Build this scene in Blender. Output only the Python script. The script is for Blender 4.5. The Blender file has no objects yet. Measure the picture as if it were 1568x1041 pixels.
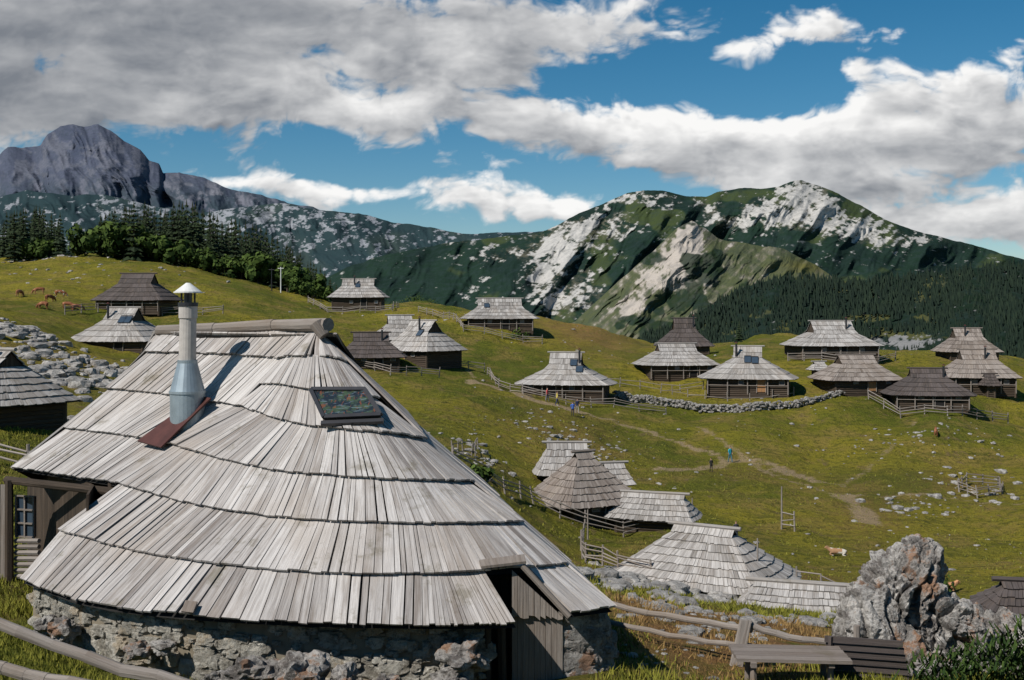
import bpy, math, random
import numpy as np
from mathutils import Vector, Matrix, noise as mn
F=1742.0; CX=784.0; HY=470.0
R=random.Random(7)
def S(px,py,d): return Vector(((px-CX)/F*d, d, (HY-py)/F*d))
sc=bpy.context.scene
# ---------------------------------------------------------------- camera
cam=bpy.data.cameras.new("camera"); co=bpy.data.objects.new("camera",cam); sc.collection.objects.link(co)
cam.sensor_width=36; cam.lens=F/1568*36; cam.shift_y=-(520.5-HY)/1568; co.rotation_euler=(math.radians(90),0,0)
cam.clip_start=0.1; cam.clip_end=60000; sc.camera=co
sc.view_settings.view_transform='Standard'; sc.view_settings.look='None'; sc.view_settings.exposure=0
# ---------------------------------------------------------------- noise
rs=np.random.RandomState(3); PERM=rs.permutation(256); TAB=rs.rand(256)
def vn(x,y,seed=0):
    x=np.asarray(x,float)+seed*17.3; y=np.asarray(y,float)+seed*5.7
    xi=np.floor(x).astype(int); yi=np.floor(y).astype(int); fx=x-xi; fy=y-yi
    fx=fx*fx*(3-2*fx); fy=fy*fy*(3-2*fy)
    def h(a,b): return TAB[(PERM[(PERM[a&255]+b)&255])&255]
    return (h(xi,yi)*(1-fx)+h(xi+1,yi)*fx)*(1-fy)+(h(xi,yi+1)*(1-fx)+h(xi+1,yi+1)*fx)*fy
def fbm(x,y,o=5,seed=0,g=.5,ridge=False):
    t=0;a=1;s=0
    for i in range(o):
        n=vn(x*2**i,y*2**i,seed+i)
        if ridge: n=1-abs(2*n-1)
        t=t+a*n; s+=a; a*=g
    return t/s
def sm(x,a,b):
    t=np.clip((x-a)/(b-a),0,1); return t*t*(3-2*t)
def blob(PX,PY,x,y,rx,ry): return np.exp(-((PX-x)/rx)**2-((PY-y)/ry)**2)
# ---------------------------------------------------------------- node helper
class NT:
    def __init__(s,nt): s.nt=nt
    def n(s,t,**k):
        x=s.nt.nodes.new(t)
        for a,b in k.items(): setattr(x,a,b)
        return x
    def put(s,sock,v):
        if isinstance(v,bpy.types.NodeSocket): s.nt.links.new(v,sock)
        elif v is not None: sock.default_value=v
    def m(s,op,a,b=None,c=None,clamp=False):
        x=s.n('ShaderNodeMath',operation=op); x.use_clamp=clamp
        s.put(x.inputs[0],a); s.put(x.inputs[1],b); s.put(x.inputs[2],c); return x.outputs[0]
    def mix(s,f,a,b,bt='MIX'):
        x=s.n('ShaderNodeMix',data_type='RGBA',blend_type=bt); s.put(x.inputs[0],f)
        s.put(x.inputs[6],a if isinstance(a,bpy.types.NodeSocket) else (*a,1)[:4]); s.put(x.inputs[7],b if isinstance(b,bpy.types.NodeSocket) else (*b,1)[:4]); return x.outputs[2]
    def noise(s,vec,scale,det=5,rough=.55,dist=0):
        x=s.n('ShaderNodeTexNoise'); s.put(x.inputs['Vector'],vec); x.inputs['Scale'].default_value=scale
        x.inputs['Detail'].default_value=det; x.inputs['Roughness'].default_value=rough; x.inputs['Distortion'].default_value=dist; return x.outputs[0]
    def sm(s,v,a,b):
        x=s.n('ShaderNodeMapRange',interpolation_type='SMOOTHSTEP'); s.put(x.inputs[0],v); x.inputs[1].default_value=a; x.inputs[2].default_value=b; return x.outputs[0]
    def mapv(s,vec,scale=(1,1,1),loc=(0,0,0)):
        x=s.n('ShaderNodeMapping'); s.put(x.inputs[0],vec); x.inputs['Scale'].default_value=scale; x.inputs['Location'].default_value=loc; return x.outputs[0]
    def attr(s,name,out='Fac'): return s.n('ShaderNodeAttribute',attribute_name=name).outputs[out]
    def bump(s,h,st,dist):
        x=s.n('ShaderNodeBump'); s.put(x.inputs['Height'],h); x.inputs['Strength'].default_value=st; x.inputs['Distance'].default_value=dist; return x.outputs[0]
# ---------------------------------------------------------------- world + sun
sv=Vector((-.57,-.50,.76)).normalized()
w=bpy.data.worlds.new("World"); sc.world=w; w.use_nodes=True; k=NT(w.node_tree); bg=w.node_tree.nodes['Background']
skyn=k.n('ShaderNodeTexSky',sky_type='NISHITA'); skyn.sun_disc=False; skyn.sun_elevation=math.asin(sv.z); skyn.sun_rotation=math.atan2(sv.x,sv.y)
skyn.altitude=1600; skyn.air_density=1.0; skyn.dust_density=.4; skyn.ozone_density=2.5
hs=k.n('ShaderNodeHueSaturation'); k.put(hs.inputs['Color'],skyn.outputs[0]); hs.inputs['Hue'].default_value=.487; hs.inputs['Saturation'].default_value=1.38; hs.inputs['Value'].default_value=.90
k.put(bg.inputs[0],hs.outputs[0]); bg.inputs[1].default_value=.08
sl=bpy.data.lights.new("sun","SUN"); sl.energy=5.0; sl.angle=math.radians(.5); sl.color=(1,.955,.89); so=bpy.data.objects.new("sun",sl); sc.collection.objects.link(so)
so.rotation_euler=sv.to_track_quat('Z','Y').to_euler()
# ---------------------------------------------------------------- mesh grids
def gridmesh(name,X,Y,Z,mat,attrs={},cols={}):
    ny,nx=X.shape; V=np.stack([X,Y,Z],-1).reshape(-1,3)
    i=np.arange(ny-1)[:,None]*nx+np.arange(nx-1)[None,:]; Q=np.stack([i,i+1,i+nx+1,i+nx],-1).reshape(-1,4)
    me=bpy.data.meshes.new(name); me.vertices.add(len(V)); me.vertices.foreach_set('co',V.ravel())
    me.loops.add(Q.size); me.loops.foreach_set('vertex_index',Q.ravel().astype(np.int32))
    me.polygons.add(len(Q)); me.polygons.foreach_set('loop_start',(np.arange(len(Q))*4).astype(np.int32)); me.polygons.foreach_set('loop_total',np.full(len(Q),4,np.int32))
    me.polygons.foreach_set('use_smooth',np.ones(len(Q),bool)); me.update(calc_edges=True); me.validate()
    for k,v in attrs.items():
        a=me.attributes.new(k,'FLOAT','POINT'); a.data.foreach_set('value',v.ravel().astype(np.float32))
    for k,v in cols.items():
        a=me.attributes.new(k,'FLOAT_COLOR','POINT'); c=np.concatenate([v.reshape(-1,3),np.ones((len(V),1))],1); a.data.foreach_set('color',c.ravel().astype(np.float32))
    me.materials.append(mat); o=bpy.data.objects.new(name,me); sc.collection.objects.link(o); return o
# ---------------------------------------------------------------- cloud layer (a glowing shell with sun and shade painted into its colour, 20 km out, see-through between the clouds)
def cloud_density(X,Y,o=7):
    wx=(fbm(X/150,Y/90,4,101)-.5)*120; wy=(fbm(X/150,Y/90,4,111)-.5)*56
    Xw=X+wx; Yw=Y+wy
    cov=-.1
    for x,y,rx,ry,wt,rot in [(60,40,430,125,1.35,0),(450,45,400,105,1.2,0),(830,50,215,66,1.05,-6),(60,175,200,48,.95,3),(470,165,260,30,.7,0),(860,180,260,30,.95,2),(1150,195,240,38,1.05,4),(1350,210,200,52,1.05,0),(1500,180,130,66,1.0,0),(1490,315,190,62,1.1,0),(1110,258,150,34,1.05,0),(1300,275,150,34,.85,0),(1230,45,130,34,.72,0),(1330,95,80,34,.62,20),(1150,75,80,30,.45,0),(600,280,170,30,.95,-4),(780,306,190,28,.9,0),(1440,366,180,26,.9,0),(360,266,130,16,.55,0),(900,330,220,24,.75,0),(430,285,110,18,.6,0),(1000,235,90,16,.4,0)]:
        r=math.radians(rot); c_,s_=math.cos(r),math.sin(r); dx=Xw-x; dy=Yw-y
        cov=cov+wt*np.exp(-((dx*c_+dy*s_)/rx)**2-((dy*c_-dx*s_)/ry)**2)
    cov=cov+.45*sm(np.abs(X-784),1100,1900)
    n=fbm(Xw/130,Yw/62,o,121,.57); b=fbm(Xw/52,Yw/34,max(3,o-2),131,.55,True)
    return cov+(n-.5)*2.5-(b-.55)*.85-.33
cx1=np.concatenate([np.linspace(-5200,-60,90,endpoint=False),np.linspace(-60,1630,1060,endpoint=False),np.linspace(1630,6800,90)])
cy1=np.concatenate([np.linspace(500,-30,340,endpoint=False),-30-np.geomspace(1,2600,60)])
PX,PY=np.meshgrid(cx1,cy1); D0=cloud_density(PX,PY)
tau=np.zeros(D0.shape)
for i in range(1,6):
    Di=cloud_density(PX-5.5*i*(1+.25*i),PY-6.5*i*(1+.25*i),5); tau+=np.clip(Di,0,.8)*(1+.25*i)
    if i==2: Dn=Di
rel_=np.clip((cloud_density(PX,PY,6)-Dn)*1.0,-1,1)
lit=np.exp(-tau*.27)
grey=1.1*blob(PX,PY,0,70,330,150)+.85*blob(PX,PY,430,5,400,85)+.45*blob(PX,PY,820,30,260,45)+.5*blob(PX,PY,40,190,190,50)+.32*blob(PX,PY,1530,350,170,34)+.25*blob(PX,PY,1300,240,200,18)
puff=fbm((PX+(fbm(PX/90,PY/60,4,160)-.5)*90)/95,PY/34,6,152,.54)
br=.46+.54*lit+.22*rel_+.68*(puff-.5); br=br*(1-.46*np.clip(grey,0,1.15))
br=np.clip(br,0.14,1)
c0=np.array((.11,.13,.165)); col=c0+(np.array((.97,.96,.945))-c0)*(br**1.12)[...,None]
alpha=sm(D0,-.06,.50)*.98
U=(PX-CX)/F; Vv=(HY-PY)/F; nn=20000/np.sqrt(U*U+1+Vv*Vv)
cm=bpy.data.materials.new("cloud_baked_light"); cm.use_nodes=True; k=NT(cm.node_tree)  # emission only; lit tops and grey bases come from the baked colour
for nd in list(cm.node_tree.nodes): cm.node_tree.nodes.remove(nd)
out=k.n('ShaderNodeOutputMaterial'); em=k.n('ShaderNodeEmission'); tr=k.n('ShaderNodeBsdfTransparent'); mx=k.n('ShaderNodeMixShader')
k.put(em.inputs[0],k.attr('col','Color')); k.put(mx.inputs[0],k.attr('alpha')); k.put(mx.inputs[1],tr.outputs[0]); k.put(mx.inputs[2],em.outputs[0]); k.put(out.inputs[0],mx.outputs[0])
cm.cycles.emission_sampling='NONE'
gridmesh("sky_clouds",U*nn,nn,Vv*nn,cm,{'alpha':alpha},{'col':col})
# ---------------------------------------------------------------- materials
def newmat(name,rough=.9,metal=0,spec=.25):
    m=bpy.data.materials.new(name); m.use_nodes=True; b=m.node_tree.nodes['Principled BSDF']
    b.inputs['Roughness'].default_value=rough; b.inputs['Metallic'].default_value=metal; b.inputs['Specular IOR Level'].default_value=spec
    return m,NT(m.node_tree),b
def solid(name,c,rough=.8,metal=0,var=.25,scale=6,spec=.3):
    m,k,b=newmat(name,rough,metal,spec); p=k.n('ShaderNodeTexCoord').outputs['Object']; n=k.noise(p,scale,5)
    k.put(b.inputs['Base Color'],k.mix(n,tuple(x*(1-var) for x in c),tuple(min(1,x*(1+var)) for x in c)))
    return m
def wood(name,cd,cl,grain=1.,stain=(.13,.095,.07),stainamt=.5,moss=0.):
    m,k,b=newmat(name,.85); uv=k.attr('uvw','Vector'); t=k.attr('tone')
    n1=k.noise(k.mapv(uv,(26*grain,1.1*grain,1)),1,6,.72)
    n2=k.noise(k.mapv(uv,(7,.6,1)),1,4,.65)
    p=k.n('ShaderNodeTexCoord').outputs['Object']; n3=k.noise(p,.5,6,.65)
    f=k.m('ADD',k.m('MULTIPLY',t,.6),k.m('MULTIPLY',k.sm(n1,.33,.67),.4),clamp=True)
    c=k.mix(f,cd,cl)
    c=k.mix(k.m('MULTIPLY',k.sm(n2,.47,.70),stainamt),c,stain)
    c=k.mix(k.m('MULTIPLY',k.sm(n3,.46,.7),.5),c,tuple(x*f_ for x,f_ in zip(cl,(.60,.54,.48))))
    if moss: c=k.mix(k.m('MULTIPLY',k.sm(k.noise(p,1.7,6,.7),.56,.69),moss),c,(.10,.08,.035))
    c=k.mix(k.m('MULTIPLY',k.sm(n1,.38,.25),.8),c,(.035,.03,.027))
    k.put(b.inputs['Base Color'],c); k.put(b.inputs['Normal'],k.bump(n1,.7,.025)); return m
W_ROOF=wood("weathered_shingle",(.15,.13,.12),(.57,.54,.515),1.,(.13,.098,.075),.6,.5)
W_FAR=wood("pale_shingle",(.16,.145,.132),(.50,.475,.45),.6,(.14,.112,.09),.55,.3)
W_BRN=wood("brown_shingle",(.11,.088,.075),(.35,.305,.27),.6,(.13,.09,.06),.5,.3)
W_DARK=wood("dark_shingle",(.04,.034,.031),(.12,.10,.095),.6)
W_WALL=wood("old_timber",(.024,.018,.013),(.10,.073,.052))
W_GREY=wood("grey_timber",(.12,.10,.085),(.36,.32,.285))
W_NEW=wood("orange_timber",(.20,.10,.045),(.42,.22,.10))
M_BLACK=solid("shade_black",(.012,.011,.01))  # black standing in for shade under the shingles and in doorways
M_GLASS=solid("window_glass",(.04,.06,.085),.12,0,.4,3,.6)
M_FRAME=solid("metal_frame",(.05,.05,.055),.4,.6)
M_WHITE=solid("white_frame",(.6,.6,.58),.6)
M_TIN=solid("galvanised_steel",(.27,.32,.35),.45,.45,.35,4)
M_CONC=solid("cement_pipe",(.40,.37,.34),.9,0,.3,9)
M_RED=solid("red_flashing",(.07,.024,.02),.6,.15,.6,5)
def rockmat(name,c1,c2,orange=.0,scale=1.,oc=(.30,.14,.06),dk=.8):
    m,k,b=newmat(name,.95); p=k.n('ShaderNodeTexCoord').outputs['Object']; t=k.attr('tone')
    n=k.noise(p,2.2*scale,8,.7); n2=k.noise(p,9*scale,7,.75); n3=k.noise(p,1.1*scale,6,.7)
    c=k.mix(k.sm(n,.38,.6),c1,c2); c=k.mix(k.m('MULTIPLY',k.sm(n2,.5,.66),.75),c,tuple(x*.3 for x in c1))
    c=k.mix(k.m('MULTIPLY',k.sm(k.noise(p,24*scale,4,.7),.55,.68),.5),c,tuple(min(.7,x*1.25) for x in c2))
    if orange: c=k.mix(k.m('MULTIPLY',k.sm(n3,.545,.61),orange),c,oc)
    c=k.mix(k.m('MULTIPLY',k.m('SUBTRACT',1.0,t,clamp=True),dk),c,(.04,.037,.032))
    k.put(b.inputs['Base Color'],c); k.put(b.inputs['Normal'],k.bump(k.m('ADD',n,n2),1.,.12/scale)); return m
M_ROCK=rockmat("limestone",(.24,.22,.20),(.50,.475,.44))
M_CRAG=rockmat("lichen_limestone",(.17,.15,.135),(.56,.53,.49),.8,1.3)
M_WALLST=rockmat("wall_stone",(.26,.235,.19),(.56,.53,.46),.5,1.6,(.36,.25,.13),.6)
M_MORTAR=solid("wall_mortar",(.20,.17,.125),.95,0,.5,7)
def foliage(name,c1,c2):
    m,k,b=newmat(name,.8,0,.15); t=k.attr('tone'); k.put(b.inputs['Base Color'],k.mix(t,c1,c2)); return m
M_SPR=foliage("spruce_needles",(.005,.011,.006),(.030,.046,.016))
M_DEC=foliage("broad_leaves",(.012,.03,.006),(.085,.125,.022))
M_FARF=foliage("distant_forest",(.008,.017,.012),(.030,.048,.026))
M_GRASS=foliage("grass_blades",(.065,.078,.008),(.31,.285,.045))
M_DRYG=foliage("dry_grass_blades",(.14,.08,.03),(.42,.28,.11))
M_TRUNK=solid("bark",(.08,.06,.045))
# ---------------------------------------------------------------- mesh builder
class MB:
    def __init__(s): s.V=[];s.F=[];s.T=[];s.U=[];s.M=[]
    def add(s,vs,fs,tone=.5,mat=0,uv=None):
        o=len(s.V); s.V+= [tuple(v) for v in vs]; s.F+=[tuple(i+o for i in f) for f in fs]
        s.T+=[tone]*len(vs) if not hasattr(tone,'__len__') else list(tone); s.M+=[mat]*len(fs)
        s.U+= uv if uv else [(v[0],v[2]+v[1],0) for v in vs]
    def plank(s,a0,a1,b0,b1,th,tone=.5,mat=0,l0=0.,l1=0.):
        n=(a1-a0).cross(b0-a0)
        if n.length<1e-9: n=(b1-b0).cross(b0-a0)
        n=n.normalized()
        if n.z<0: n=-n
        if abs(n.z)<.02 and n.y>0: n=-n
        L=((b0-a0).length+(b1-a1).length)/2; w=((b1-b0).length); ox=R.random()*50; oy=R.random()*50
        vs=[a0+n*l0,a1+n*l0,b1+n*l1,b0+n*l1]; vs+=[v-n*th for v in vs]
        uv=[(ox,oy,ox),(ox+w,oy,ox),(ox+w,oy+L,ox),(ox,oy+L,ox)]*2
        s.add(vs,[(0,1,2,3),(7,6,5,4),(0,4,5,1),(1,5,6,2),(2,6,7,3),(3,7,4,0)],tone,mat,uv)
    def tube(s,a,b,r0,r1=None,n=7,tone=.5,mat=0,cap=True):
        r1=r0 if r1 is None else r1; a=Vector(a);b=Vector(b); ax=(b-a); L=ax.length; ax.normalize()
        up=Vector((0,0,1)) if abs(ax.z)<.9 else Vector((1,0,0)); x=ax.cross(up).normalized(); y=ax.cross(x)
        vs=[];uv=[];ox=R.random()*50
        for k,(c,r) in enumerate(((a,r0),(b,r1))):
            for i in range(n):
                t=i/n*2*math.pi; vs.append(c+x*math.cos(t)*r+y*math.sin(t)*r); uv.append((ox+i/n*6*r0,ox+k*L,0))
        fs=[(i,(i+1)%n,n+(i+1)%n,n+i) for i in range(n)]
        if cap: fs+=[tuple(range(n))[::-1],tuple(range(n,2*n))]
        s.add(vs,fs,tone,mat,uv)
    def box(s,c,sx,sy,sz,yaw=0,tone=.5,mat=0):
        c=Vector(c); m=Matrix.Rotation(yaw,3,'Z'); vs=[c+m@Vector((x*sx/2,y*sy/2,z*sz/2)) for z in(-1,1) for y in(-1,1) for x in(-1,1)]
        ox=R.random()*50; uv=[(ox+(z+y)*.5,ox+x*sx/2,0) for z in(-1,1) for y in(-1,1) for x in(-1,1)]
        s.add(vs,[(0,2,3,1),(4,5,7,6),(0,1,5,4),(2,6,7,3),(0,4,6,2),(1,3,7,5)],tone,mat,uv)
    def obj(s,name,mats,parent=None,smooth=False):
        me=bpy.data.meshes.new(name); me.from_pydata(s.V,[],s.F)
        for m in mats: me.materials.append(m)
        me.polygons.foreach_set('material_index',s.M)
        a=me.attributes.new('tone','FLOAT','POINT'); a.data.foreach_set('value',np.clip(np.array(s.T,float),0,1))
        a=me.attributes.new('uvw','FLOAT_VECTOR','POINT'); a.data.foreach_set('vector',np.array(s.U,float).ravel())
        if smooth: me.polygons.foreach_set('use_smooth',[True]*len(me.polygons))
        me.update(); o=bpy.data.objects.new(name,me); sc.collection.objects.link(o)
        if parent: o.parent=parent
        return o
def empty(name):
    o=bpy.data.objects.new(name,None); sc.collection.objects.link(o); return o
def crv(pts):
    P=[Vector(p) for p in pts]; n=len(P)-1
    def f(t):
        if n==1: return P[0].lerp(P[1],t)
        x=min(max(t,0),1)*n; i=min(int(x),n-1); u=x-i
        p1=P[i];p2=P[i+1];p0=P[i-1] if i>0 else p1*2-p2;p3=P[i+2] if i+2<=n else p2*2-p1
        return .5*((2*p1)+(p2-p0)*u+(2*p0-5*p1+4*p2-p3)*u*u+(3*p1-p0-3*p2+p3)*u**3)
    return f
def shingles(mb,top,bot,w=.17,mat=0,umat=1,lift=.07,th=.035,jit=.02,tbase=.5,tuck=.08,twarm=.28,gap=.02):
    L=sum((bot((i+1)/12)-bot(i/12)).length for i in range(12)); n=max(2,int(L/w))
    br=[0]
    for i in range(n): br.append(br[-1]+R.uniform(.55,1.45))
    br=[b/br[-1] for b in br]; drift=0
    for i in range(n):
        t0,t1=br[i],br[i+1]; e=(t1-t0)*(gap if R.random()<.8 else gap*3.5)
        a0,a1,b0,b1=top(t0+e),top(t1-e),bot(t0+e),bot(t1-e)
        drift=drift*.8+R.gauss(0,.12)
        j=R.uniform(-jit,jit); l=max((b0-a0).length,.01)
        b0=b0+(b0-a0)*(j/l); b1=b1+(b1-a1)*((j+R.uniform(-jit,jit)*.4)/l); d=(a0-b0)*(tuck/l); a0=a0+d;a1=a1+(a1-b1)*(tuck/l)
        mb.plank(a0,a1,b0,b1,th,min(1,max(0,tbase+drift+R.gauss(0,twarm))),mat,0,lift+R.uniform(-.012,.012))
    m=max(4,n//4)
    for i in range(m):
        t0,t1=i/m,(i+1)/m; a0,a1,b0,b1=top(t0),top(t1),bot(t0),bot(t1)
        nn=(a1-a0).cross(b0-a0)
        if nn.length<1e-9: nn=(b1-b0).cross(b0-a0)
        nn.normalize(); nn=nn if nn.z>0 else -nn
        q=[v-nn*.05 for v in (a0,a1,b1,b0)]; mb.add(q,[(0,1,2,3)],.2,umat)
# ---------------------------------------------------------------- terrain
CP=[]
for px in (-900,0,784,1568,2500): CP+=[(px,1457,3),(px,1200,8),(px,1110,12)]
CP+=[(0,1000,17),(50,962,18.8),(0,945,20),(150,1000,17.8),(300,1040,16.8),(500,1055,16.4),(740,1058,16.6),(920,1020,18),(960,990,20),
(940,958,23),(1060,955,30),(1200,985,24),(1380,1035,19.5),(1100,1045,17),(1500,1040,20),(1568,1030,22),(1300,975,30),(1500,985,30),
(1100,925,45),(950,905,40),(1300,945,45),(1500,960,45),(500,960,24),(300,910,28),(650,900,32),(500,800,45),(500,720,70),(400,640,90),(500,600,120),(300,610,90),
(0,885,24),(-200,860,26),(0,725,45),(30,655,58),(100,648,65),(150,600,82),(50,560,92),(20,505,112),(200,550,112),(150,532,125),(230,535,128),
(0,455,165),(100,478,150),(210,484,158),(350,480,165),(0,405,225),(60,398,240),(120,393,245),(250,398,245),(340,418,245),(430,443,240),(500,464,235),(420,470,190),(450,520,150),
(550,474,212),(640,465,240),(700,475,235),(765,498,185),(640,548,150),(580,572,138),(700,562,150),(830,487,235),(880,520,185),(960,513,235),(867,612,138),
(700,625,112),(600,640,100),(750,742,72),(700,715,70),(650,740,62),(820,772,80),(950,808,84),(900,800,83),(950,872,62),(1080,900,60),(1210,905,60),(1050,825,76),(1180,805,88),
(850,700,100),(1100,702,118),(1000,655,130),(1250,725,115),(1500,725,115),(1500,850,80),(1300,865,74),(1250,905,62),(1560,905,64),(1400,632,137),(1400,690,122),
(1145,598,145),(1035,578,158),(1047,547,180),(1270,548,168),(1480,552,175),(1500,600,150),(1420,612,140),(1310,600,145),(1000,527,225),(1140,524,232),(1170,510,235),(1210,520,235),(1380,546,225),(1568,552,225),(950,570,160),(780,545,165)]
for px,y3,y4 in ((-900,402,500),(0,402,500),(130,392,490),(250,403,500),(430,458,520),(600,500,560),(784,540,590),(1000,560,600),(1200,570,610),(1568,590,620),(2500,600,640)):
    CP+=[(px,y3,300),(px,y4,430),(px,y4+60,1000)]
CP+=[(-900,950,20),(-900,640,60),(-900,470,150),(-900,400,240),(2500,1060,20),(2500,920,62),(2500,740,110),(2500,610,150),(2500,560,225)]
CP=np.array(CP,float); KX=150.; KD=3.2; CC=.35
def feat(px,d): return px/KX,np.log(d)*KD
cx_,cy_=feat(CP[:,0],CP[:,2])
A=np.sqrt((cx_[:,None]-cx_)**2+(cy_[:,None]-cy_)**2+CC**2); nC=len(CP)
Pm=np.stack([np.ones(nC),cx_,cy_],1)
Mx=np.block([[A,Pm],[Pm.T,np.zeros((3,3))]]); Mx[:nC,:nC]-=np.eye(nC)*.02
sol=np.linalg.solve(Mx,np.concatenate([CP[:,1],np.zeros(3)]))
def gz(px,d,rough=True):
    px=np.atleast_1d(np.asarray(px,float)); d=np.atleast_1d(np.asarray(d,float)); sh=np.broadcast(px,d).shape
    px=np.broadcast_to(px,sh).ravel(); d=np.broadcast_to(d,sh).ravel(); out=np.empty(px.shape)
    for i in range(0,len(px),20000):
        a,b=feat(px[i:i+20000],d[i:i+20000])
        K=np.sqrt((a[:,None]-cx_)**2+(b[:,None]-cy_)**2+CC**2)
        out[i:i+20000]=K@sol[:nC]+sol[nC]+sol[nC+1]*a+sol[nC+2]*b
    z=(HY-out)/F*d
    if rough:
        x=(px-CX)/F*d; amp=np.clip(.12+.006*d,.1,1.1)
        z=z+(fbm(x/11,d/11,4,2)-.5)*amp*2.6+(fbm(x/2.2,d/2.2,3,8)-.5)*np.clip(amp,.1,.45)*1.3
    return z.reshape(sh)
def G(px,d): return Vector(((px-CX)/F*d,d,float(gz(px,d)[0])))
def Gxy(x,y): return Vector((x,y,float(gz(CX+F*x/y,y)[0])))
pxs=np.concatenate([np.linspace(-1500,-60,60,endpoint=False),np.linspace(-60,1640,620,endpoint=False),np.linspace(1640,3100,60)])
ds=np.geomspace(2.5,1000,620); PX,DD=np.meshgrid(pxs,ds); ZZ=gz(PX,DD); XX=(PX-CX)/F*DD
def plmask(PX,DD,pts,w):
    X=(PX-CX)/F*DD; best=np.full(X.shape,1e9); P=[((p-CX)/F*d,d) for p,d in pts]
    wob=(fbm(X/6,DD/6,3,5)-.5)*3.5
    for (x0,y0),(x1,y1) in zip(P[:-1],P[1:]):
        L2=(x1-x0)**2+(y1-y0)**2; t=np.clip(((X-x0)*(x1-x0)+(DD-y0)*(y1-y0))/L2,0,1)
        best=np.minimum(best,np.hypot(X-x0-t*(x1-x0)+wob*.4,DD-y0-t*(y1-y0)+wob))
    return 1-sm(best,w*.3,w)
path=np.zeros(PX.shape)
for pts,w,st in (([(735,140),(790,137),(830,133),(880,131)],2.6,1.15),([(880,131),(980,128),(1060,122),(1120,118),(1180,116),(1290,109)],1.1,.86),([(1118,118),(1060,112),(1010,110)],1.5,.9),
   ([(1060,132),(1120,122),(1180,112),(1290,104),(1400,104),(1568,100)],.9,.74),([(1290,104),(1320,98),(1330,92)],2.0,.88),([(1190,114),(1250,111)],1.8,.85),([(1400,134),(1350,120),(1290,109)],.8,.6),([(640,165),(700,160),(735,140)],.9,.65)):
    path=np.maximum(path,plmask(PX,DD,pts,w)*st)
def dryf(PX,DD): return blob(PX,DD,1150,26,170,8)*1.4+blob(PX,DD,1040,32,130,12)*1.0+blob(PX,DD,870,115,80,15)*.45+blob(PX,DD,1330,95,60,12)*.45+blob(PX,DD,900,205,80,25)*.8+blob(PX,DD,100,95,120,18)*.35+blob(PX,DD,950,60,90,8)*.5+blob(PX,DD,1200,64,160,7)*.5+blob(PX,DD,1480,110,90,8)*.4+blob(PX,DD,1150,112,120,5)*.3
dry=dryf(PX,DD)
mg,k,b=newmat("alpine_meadow",.95,0,.1)
p=k.n('ShaderNodeNewGeometry').outputs['Position']
n1=k.noise(p,.035,5,.6); n2=k.noise(p,.22,6,.62); n3=k.noise(p,1.6,6,.72); n4=k.noise(p,14,5,.7); n5=k.noise(k.mapv(p,(.16,.9,1.6)),1,5,.65,.6)
c=k.mix(k.sm(n1,.38,.62),(.100,.118,.012),(.275,.228,.024))  # grass colour patches, the broad dark ones also standing in for cloud shade
c=k.mix(k.m('MULTIPLY',k.sm(n2,.47,.64),.7),c,(.27,.19,.055))
c=k.mix(k.m('MULTIPLY',k.sm(n5,.51,.63),.55),c,(.056,.068,.010))
c=k.mix(k.m('MULTIPLY',k.sm(n3,.50,.61),.7),c,(.050,.060,.008))
c=k.mix(k.m('MULTIPLY',k.sm(n4,.45,.7),.5),c,(.30,.27,.06))
c=k.mix(k.m('MULTIPLY',k.sm(k.noise(p,.6,7,.75),.56,.66),.7),c,(.19,.13,.07))
dr=k.m('MULTIPLY',k.attr('dry'),k.sm(n3,.3,.55),clamp=True); c=k.mix(dr,c,(.27,.15,.06))
pa=k.sm(k.m('ADD',k.attr('path'),k.m('MULTIPLY',k.m('SUBTRACT',n3,.5),1.5)),.40,.86); c=k.mix(k.m('MULTIPLY',pa,.85),c,(.38,.28,.17))
k.put(b.inputs['Base Color'],c); k.put(b.inputs['Normal'],k.bump(k.m('ADD',k.m('ADD',k.m('MULTIPLY',n3,1.),k.m('MULTIPLY',n5,.6)),k.m('MULTIPLY',n4,.25)),1.,.7))
gridmesh("meadow_ground",XX,DD,ZZ,mg,{'path':path,'dry':np.clip(dry,0,1)})
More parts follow.
